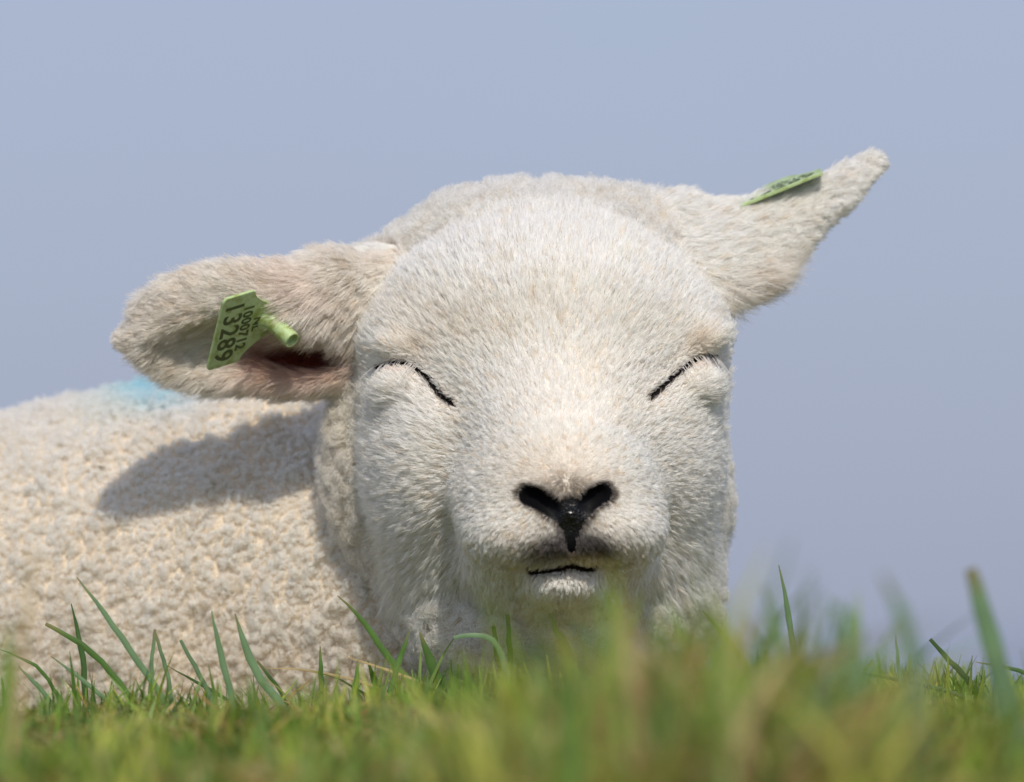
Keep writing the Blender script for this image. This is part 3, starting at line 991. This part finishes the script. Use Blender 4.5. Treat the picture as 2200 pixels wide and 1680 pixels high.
G1, G2, G3, GP, DRYC = (0.10, 0.21, 0.04), (0.06, 0.13, 0.03), (0.20, 0.32, 0.05), (0.16, 0.27, 0.13), (0.50, 0.38, 0.18)
LA_, GA = 'slender green grass blade rising in front of the fleece', 'grass blades before the fleece'
LB_, GB = 'slender green grass blade rising against the sky beside the lamb', 'grass blades against the sky'
LC_, GC = 'green grass blade standing before the chin of the lamb', 'grass blades before the chin'
LD_, GD = 'dry straw-coloured grass stalk lying across the turf', 'dry stalks'
for pts, Y, wd, c_, lab, gr in [
    ([(165, 1240), (230, 1325), (310, 1440), (370, 1530)], -330, 15, GP, 'long grey-green grass blade leaning over, the tallest green one before the fleece', GA),
    ([(153, 1297), (172, 1370), (182, 1440), (183, 1530)], -60, 14, G2, 'dark upright grass blade crossing an arching blade before the fleece', GA),
    ([(98, 1340), (160, 1370), (230, 1430), (310, 1540)], -60, 15, G1, 'green grass blade arching behind a dark upright blade before the fleece', GA),
    ([(333, 1352), (326, 1420), (322, 1510)], -280, 11, GP, LA_, GA),
    ([(333, 1360), (360, 1440), (372, 1520)], -260, 11, GP, LA_, GA),
    ([(388, 1375), (430, 1450), (470, 1540)], -240, 12, GP, LA_, GA),
    ([(455, 1312), (470, 1390), (500, 1500)], -420, 16, GP, LA_, GA),
    ([(505, 1318), (525, 1390), (560, 1460), (610, 1520)], -300, 20, GP, 'broad pale green grass blade curving before the fleece', GA),
    ([(725, 1280), (780, 1330), (830, 1410), (905, 1490)], -20, 15, G1, 'grass blade leaning across the crease between fleece and cheek', GA),
    ([(360, 1430), (430, 1470), (520, 1520)], -40, 9, G2, LA_, GA),
    ([(145, 1467), (200, 1525), (250, 1570)], -60, 13, G2, LA_, GA),
    ([(110, 1410), (190, 1470), (290, 1560)], -200, 11, GP, LA_, GA),
    ([(0, 1395), (80, 1425), (130, 1500)], -150, 9, G1, 'thin green grass blade bowing low before the far end of the fleece', GA),
    ([(40, 1430), (100, 1490), (150, 1580)], -200, 12, GP, LA_, GA),
    ([(15, 1330), (20, 1430), (10, 1560)], -3200, 30, G3, 'blurred broad yellow-green grass blade before the far end of the fleece', GA),
    ([(72, 1180), (62, 1280), (45, 1420), (30, 1560)], -3600, 14, DRYC, 'tall thin straw-coloured stalk before the far end of the fleece', GA),
    ([(552, 1420), (590, 1465), (620, 1520)], -80, 10, G2, LA_, GA),
    ([(688, 1388), (691, 1450), (690, 1540)], -100, 13, G1, LA_, GA),
    ([(768, 1418), (766, 1470), (765, 1540)], -80, 16, G1, LA_, GA),
    ([(882, 1350), (860, 1410), (835, 1500)], -130, 14, G1, LC_, GC),
    ([(902, 1358), (925, 1420), (952, 1500)], -60, 26, G1, 'broad dark green grass blade leaning below the jaw of the lamb', GC),
    ([(955, 1440), (950, 1490), (945, 1560)], -60, 16, G2, LC_, GC),
    ([(1060, 1345), (1068, 1400), (1085, 1500)], -180, 15, G1, LC_, GC),
    ([(1090, 1320), (1095, 1400), (1100, 1500)], -200, 14, G1, LC_, GC),
    ([(1180, 1318), (1205, 1370), (1230, 1440), (1240, 1540)], -230, 24, G3, 'broad bright yellow-green grass blade under the chin of the lamb', GC),
    ([(975, 1370), (1030, 1358), (1075, 1375), (1090, 1480)], -300, 14, GP, 'pale grass blade hooking over at its tip under the jaw', GC),
    ([(1300, 1275), (1310, 1360), (1330, 1500)], -5200, 24, G3, LC_, GC),
    ([(1150, 1285), (1170, 1370), (1200, 1500)], -5600, 20, G1, LC_, GC),
    ([(1345, 1300), (1345, 1400), (1370, 1530)], -5000, 26, DRYC, 'blurred straw-coloured grass blade before the chin of the lamb', GC),
    ([(1260, 1290), (1250, 1390), (1240, 1530)], -6000, 24, G1, LC_, GC),
    ([(1440, 1330), (1430, 1420), (1420, 1540)], -5400, 22, G1, LC_, GC),
    ([(1673, 1214), (1690, 1300), (1705, 1390), (1715, 1480)], -120, 15, GP, 'tall sharp pointed grass blade standing upright against the sky', GB),
    ([(1508, 1310), (1560, 1370), (1600, 1430), (1640, 1490)], -380, 16, G1, 'green grass blade leaning towards the chest of the lamb against the sky', GB),
    ([(1640, 1255), (1665, 1340), (1690, 1460)], -3000, 26, GP, LB_, GB),
    ([(2085, 1222), (2115, 1320), (2140, 1420), (2170, 1530)], -2400, 46, GP, 'broad blurred grey-green grass blade, the widest one against the sky', GB),
    ([(1893, 1232), (1940, 1320), (1970, 1420), (1975, 1530)], -4200, 34, GP, LB_, GB),
    ([(1768, 1290), (1810, 1305), (1838, 1350), (1840, 1500)], -4200, 38, GP, 'blurred grass blade with its tip bent over against the sky', GB),
    ([(1836, 1320), (1800, 1400), (1760, 1500)], -3600, 34, GP, LB_, GB),
    ([(1998, 1373), (2040, 1420), (2085, 1465), (2120, 1500)], -60, 14, G2, 'short sharp dark grass blade leaning over the long level blade', GB),
    ([(1924, 1364), (1930, 1430), (1938, 1520)], -420, 10, GP, LB_, GB),
    ([(1805, 1440), (1900, 1455), (2000, 1475), (2100, 1505)], -160, 10, G2, 'long dark grass blade lying almost level above the turf', GB),
    ([(1888, 1465), (1905, 1510), (1920, 1560)], -60, 10, G1, LB_, GB),
    ([(2095, 1422), (2150, 1430), (2230, 1450)], -160, 11, G2, LB_, GB),
    ([(2145, 1430), (2165, 1480), (2200, 1520)], -60, 8, G2, LB_, GB),
    ([(560, 1435), (660, 1438), (780, 1465), (850, 1490)], -40, 6, DRYC, LD_, GD),
    ([(740, 1408), (850, 1445), (930, 1475)], -60, 7, DRYC, LD_, GD),
    ([(1090, 1390), (1140, 1410), (1170, 1460)], -150, 6, DRYC, LD_, GD),
    ([(850, 1515), (940, 1530), (1040, 1535)], -150, 9, DRYC, LD_, GD),
]:
    hero(pts, Y, wd, c_, lab, gr)
print('script', time.time() - _t)
